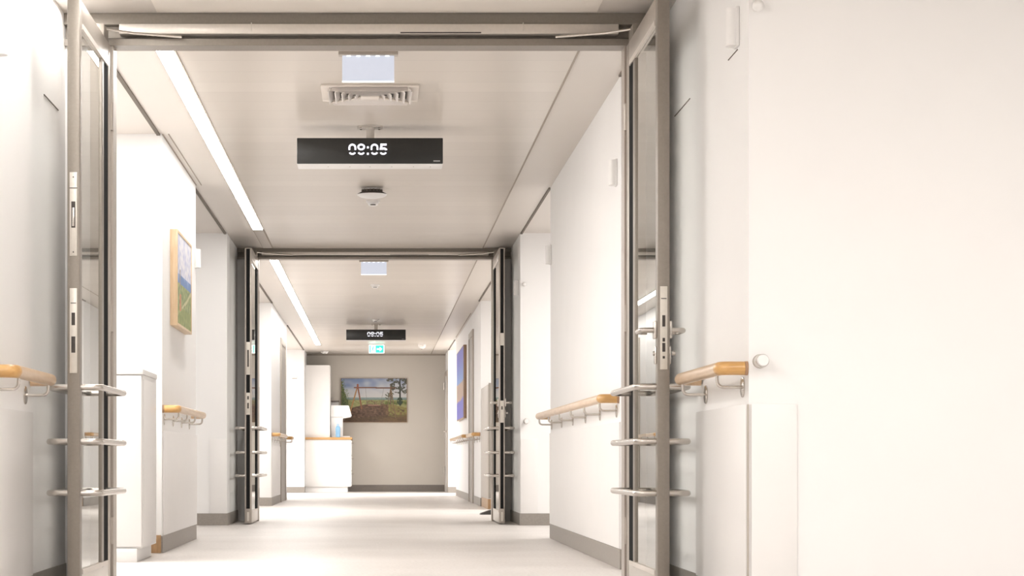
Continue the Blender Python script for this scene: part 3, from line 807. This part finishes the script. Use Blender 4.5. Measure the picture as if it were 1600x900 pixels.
def bluepic(u, v):
    n = nz(u, v, 6, 7) * .4
    if v > .52 + n * .1: c = mix((118, 150, 206), (112, 112, 196), (v - .55) * 3)
    elif v > .27 + n * .1: c = mix((190, 160, 140), (160, 140, 128), n + .5)
    else: c = mix((92, 92, 186), (120, 116, 204), n + .5)
    return lin(c)

# end wall picture
t = thing('swing_picture', (-.09, YE, 1.29), 'landscape picture of a wooden swing on a hill, on the end wall', 'picture')
MB().box(-.705, .525, YE - .034, YE, 1.286, 2.108, .003).build('frame', M['pframe_dk'], t)
canvas('canvas', 200, 134, swing, lambda u, v: (-.698 + u * 1.216, YE - .0355, 1.292 + v * .81), t, M['art'])
# left picture in its pale wood frame
t = thing('mountain_picture', (-1.325, 13.8, 1.43), 'pale wood framed picture of a green mountain meadow on the left wall', 'picture')
y0, y1, z0, z1 = 13.40, 14.42, 1.425, 2.035
mb = MB()
for (a, b, c, d) in ((y0, y0 + .02, z0, z1), (y1 - .02, y1, z0, z1), (y0 + .02, y1 - .02, z0, z0 + .018), (y0 + .02, y1 - .02, z1 - .018, z1)):
    mb.box(-1.325, -1.277, a, b, c, d, .002)
mb.build('frame', M['pframe'], t)
canvas('canvas', 90, 70, meadow, lambda u, v: (-1.281, y0 + .018 + u * (y1 - y0 - .036), z0 + .016 + v * (z1 - z0 - .032)), t, M['art'])
# right picture
t = thing('blue_picture', (1.27, 31.8, 1.2), 'tall-looking blue and tan picture on the far right wall above the handrail', 'picture')
y0, y1, z0, z1 = 30.55, 33.2, 1.19, 2.25
MB().box(1.225, 1.27, y0, y1, z0, z1, .003).build('frame', M['pframe_dk'], t)
canvas('canvas', 40, 60, bluepic, lambda u, v: (1.2235, y1 - .02 - u * (y1 - y0 - .04), z0 + .015 + v * (z1 - z0 - .03)), t, M['art'])

# ------------------------------------------------------------------ furniture
t = thing('white_cabinet', (-1.62, 12.1, 0), 'waist-high white cabinet standing in the left bay past the nearer doors', 'cabinet')
MB().box(-1.93, -1.318, 11.77, 12.50, .075, 1.045, .003).build('body', M['cablacq'], t)
MB().box(-1.935, -1.313, 11.755, 12.51, 1.045, 1.075, .003).build('top', M['cablacq'], t)
MB().box(-1.90, -1.345, 11.74, 12.48, .001, .075, .002).build('plinth', M['cablacq'], t)
MB().box(-1.926, -1.322, 11.757, 11.77, .085, 1.038, .002).build('front_panel', M['cablacq'], t)
MB().box(-1.318, -1.314, 11.80, 12.47, .10, 1.02, .001).build('side_panel', M['cablacq'], t)

t = thing('grey_cabinet', (1.5, 25.4, 0), 'tall grey cabinet on a brown plinth behind the right leaf of the farther doors', 'cabinet')
MB().box(1.272, 1.75, 24.62, 26.28, .12, 1.46, .004).build('body', M['greycab'], t)
MB().box(1.278, 1.745, 24.60, 24.62, .13, 1.475, .003).build('door', M['greycab_shade'], t)
MB().box(1.276, 1.74, 24.72, 26.27, .001, .12).build('plinth', M['block'], t)

t = thing('rubber_door_wedge', (1.14, 22.3, 0), 'dark wedge-shaped foot on the floor beside the right leaf of the farther doors', 'door wedge')
MB().prism([(1.065, .001), (1.25, .001), (1.25, .055), (1.17, .048), (1.075, .014)], 'Y', 22.2, 22.4).build('wedge', M['rubber'], t)
MB().tube([(1.22, 22.3, .04), (1.22, 22.3, .085)], .018, 12).build('knob', M['rubber'], t)

# kitchenette at the end
t = thing('base_cabinet', (-.93, 38.8, 0), 'white kitchen base cabinet at the end of the corridor on the left', 'cabinet')
MB().box(-1.335, -.515, 38.33, 39.28, .10, .955, .002).build('body', M['lacquer'], t)
MB().box(-1.335, -.57, 38.36, 39.28, .001, .10).build('plinth', M['lacquer'], t)
for i in range(3):
    d = MB().box(-.515, -.498, 38.34, 39.28, .11 + i * .282, .38 + i * .282, .002).build('drawer', M['lacquer'], t)
    MB().tube(rounded([(-.498, 38.55, .33 + i * .282), (-.468, 38.55, .33 + i * .282), (-.468, 39.0, .33 + i * .282), (-.498, 39.0, .33 + i * .282)], .01), .007, 10).build('handle', M['steel'], d)
tag(MB().box(-1.337, -.488, 38.30, 39.29, .957, .997, .003).build('wooden_worktop', M['worktop']), 'orange wooden worktop on the white kitchen base cabinet', 'worktop')
t = thing('tall_cupboard', (-1.12, 38.9, .998), 'tall white cupboard standing on the wooden worktop at the corridor end', 'cupboard')
MB().box(-1.336, -.905, 38.38, 39.28, .998, 2.31, .002).build('body', M['lacquer'], t)
MB().box(-.905, -.888, 38.39, 39.27, 1.005, 2.305, .002).build('door', M['lacquer'], t)

t = thing('coffee_machine', (-.7, 38.7, .998), 'white coffee machine with an overhanging head on the wooden worktop', 'coffee machine')
MB().box(-.878, -.66, 38.55, 38.95, 1.02, 1.37, .008).build('body', M['white'], t)
MB().prism([(-.878, 1.37), (-.66, 1.37), (-.66, 1.345), (-.515, 1.372), (-.50, 1.40), (-.548, 1.575), (-.565, 1.582), (-.878, 1.582)], 'Y', 38.53, 38.97).build('brew_head', M['white'], t)
MB().box(-.878, -.53, 38.52, 38.97, .999, 1.022, .004).build('drip_tray', M['white'], t)
MB().lathe([(.012, 1.315), (.016, 1.36)], (-.635, 38.75, 0), 'Z', 14).build('spout', M['shelf'], t)
t = thing('water_bottle', (-.745, 38.42, .998), 'light blue drinking bottle on the worktop in front of the coffee machine', 'bottle')
MB().lathe([(.036, 0), (.042, .006), (.043, .06), (.040, .075), (.043, .09), (.043, .17), (.036, .195), (.022, .205)], (-.745, 38.42, .998), 'Z', 24).build('body', M['bottle'], t)
MB().lathe([(.024, .203), (.025, .225), (.020, .238), (.012, .246)], (-.745, 38.42, .998), 'Z', 24).build('cap', M['bottlecap'], t)
t = thing('wall_shelf', (-.82, YE, 1.67), 'narrow dark shelf on the end wall just above the coffee machine', 'shelf')
MB().box(-.94, -.735, YE - .15, YE, 1.668, 1.685, .002).build('board', M['shelf'], t)
MB().box(-.93, -.75, YE - .012, YE, 1.60, 1.668, .002).build('bracket', M['greypanel'], t)
t = thing('shelf_cup', (-.87, YE - .08, 1.686), 'tiny dark cup standing on the narrow shelf on the end wall', 'cup')
MB().lathe([(.016, 0), (.020, .06), (.017, .06), (.014, .006)], (-.87, YE - .08, 1.686), 'Z', 14).build('cup_body', M['greycab'], t)

# ------------------------------------------------------------------ lights
def area(name, loc, sx, sy, power, rot=(0, 0, 0), col=(1, .982, .958)):
    l = bpy.data.lights.new(name, 'AREA'); l.shape = 'RECTANGLE'; l.size = sx; l.size_y = sy; l.energy = power; l.color = col
    o = bpy.data.objects.new(name, l); COL.objects.link(o); o.location = loc; o.rotation_euler = rot
    return o
area('hall_ceiling_lamp', (2.1, 3.8, 2.5), 2.2, 1.6, 50)
area('hall_ceiling_lamp', (-1.8, 3.0, 2.5), 2.2, 1.6, 70)
area('bay_and_fill_lamp', (-2.5, 11.3, 2.52), 1.4, 1.8, 60)
area('bay_and_fill_lamp', (2.4, 10.3, 2.52), .8, .5, 10)
area('bay_and_fill_lamp', (-2.7, 16.9, 2.52), 1.0, 1.6, 10)
area('bay_and_fill_lamp', (-1.33, 8.95, 2.545), .10, .7, 2.6)  # fill added over the left leaf gap to brighten the wall behind it
area('bay_and_fill_lamp', (2.7, 16.9, 2.52), 1.2, 1.8, 34)
area('bay_and_fill_lamp', (-2.6, 23.4, 2.52), 1.2, 3.0, 52)
area('bay_and_fill_lamp', (2.6, 23.4, 2.52), 1.2, 3.0, 60)
area('bay_and_fill_lamp', (-2.4, 35.0, 2.52), 1.2, 3.0, 85)
area('bay_and_fill_lamp', (2.6, 36.2, 2.52), 1.2, 1.6, 70)

w = bpy.data.worlds.new('interior_world'); scn.world = w; w.use_nodes = True
w.node_tree.nodes['Background'].inputs['Color'].default_value = (1, .97, .94, 1)
w.node_tree.nodes['Background'].inputs['Strength'].default_value = .3

# ------------------------------------------------------------------ camera
cam = bpy.data.cameras.new('camera'); co = bpy.data.objects.new('camera', cam); COL.objects.link(co)
co.location = (0, 0, .56); co.rotation_euler = (math.pi / 2, 0, 0)
cam.sensor_width = 36; cam.lens = 36 * 3300 / 1600
cam.shift_x = (800 - 592) / 1600
cam.shift_y = -(450 - 721) / 1600
cam.clip_end = 200
scn.camera = co
scn.view_settings.view_transform = 'Standard'
scn.view_settings.look = 'None'
scn.view_settings.exposure = 0.96
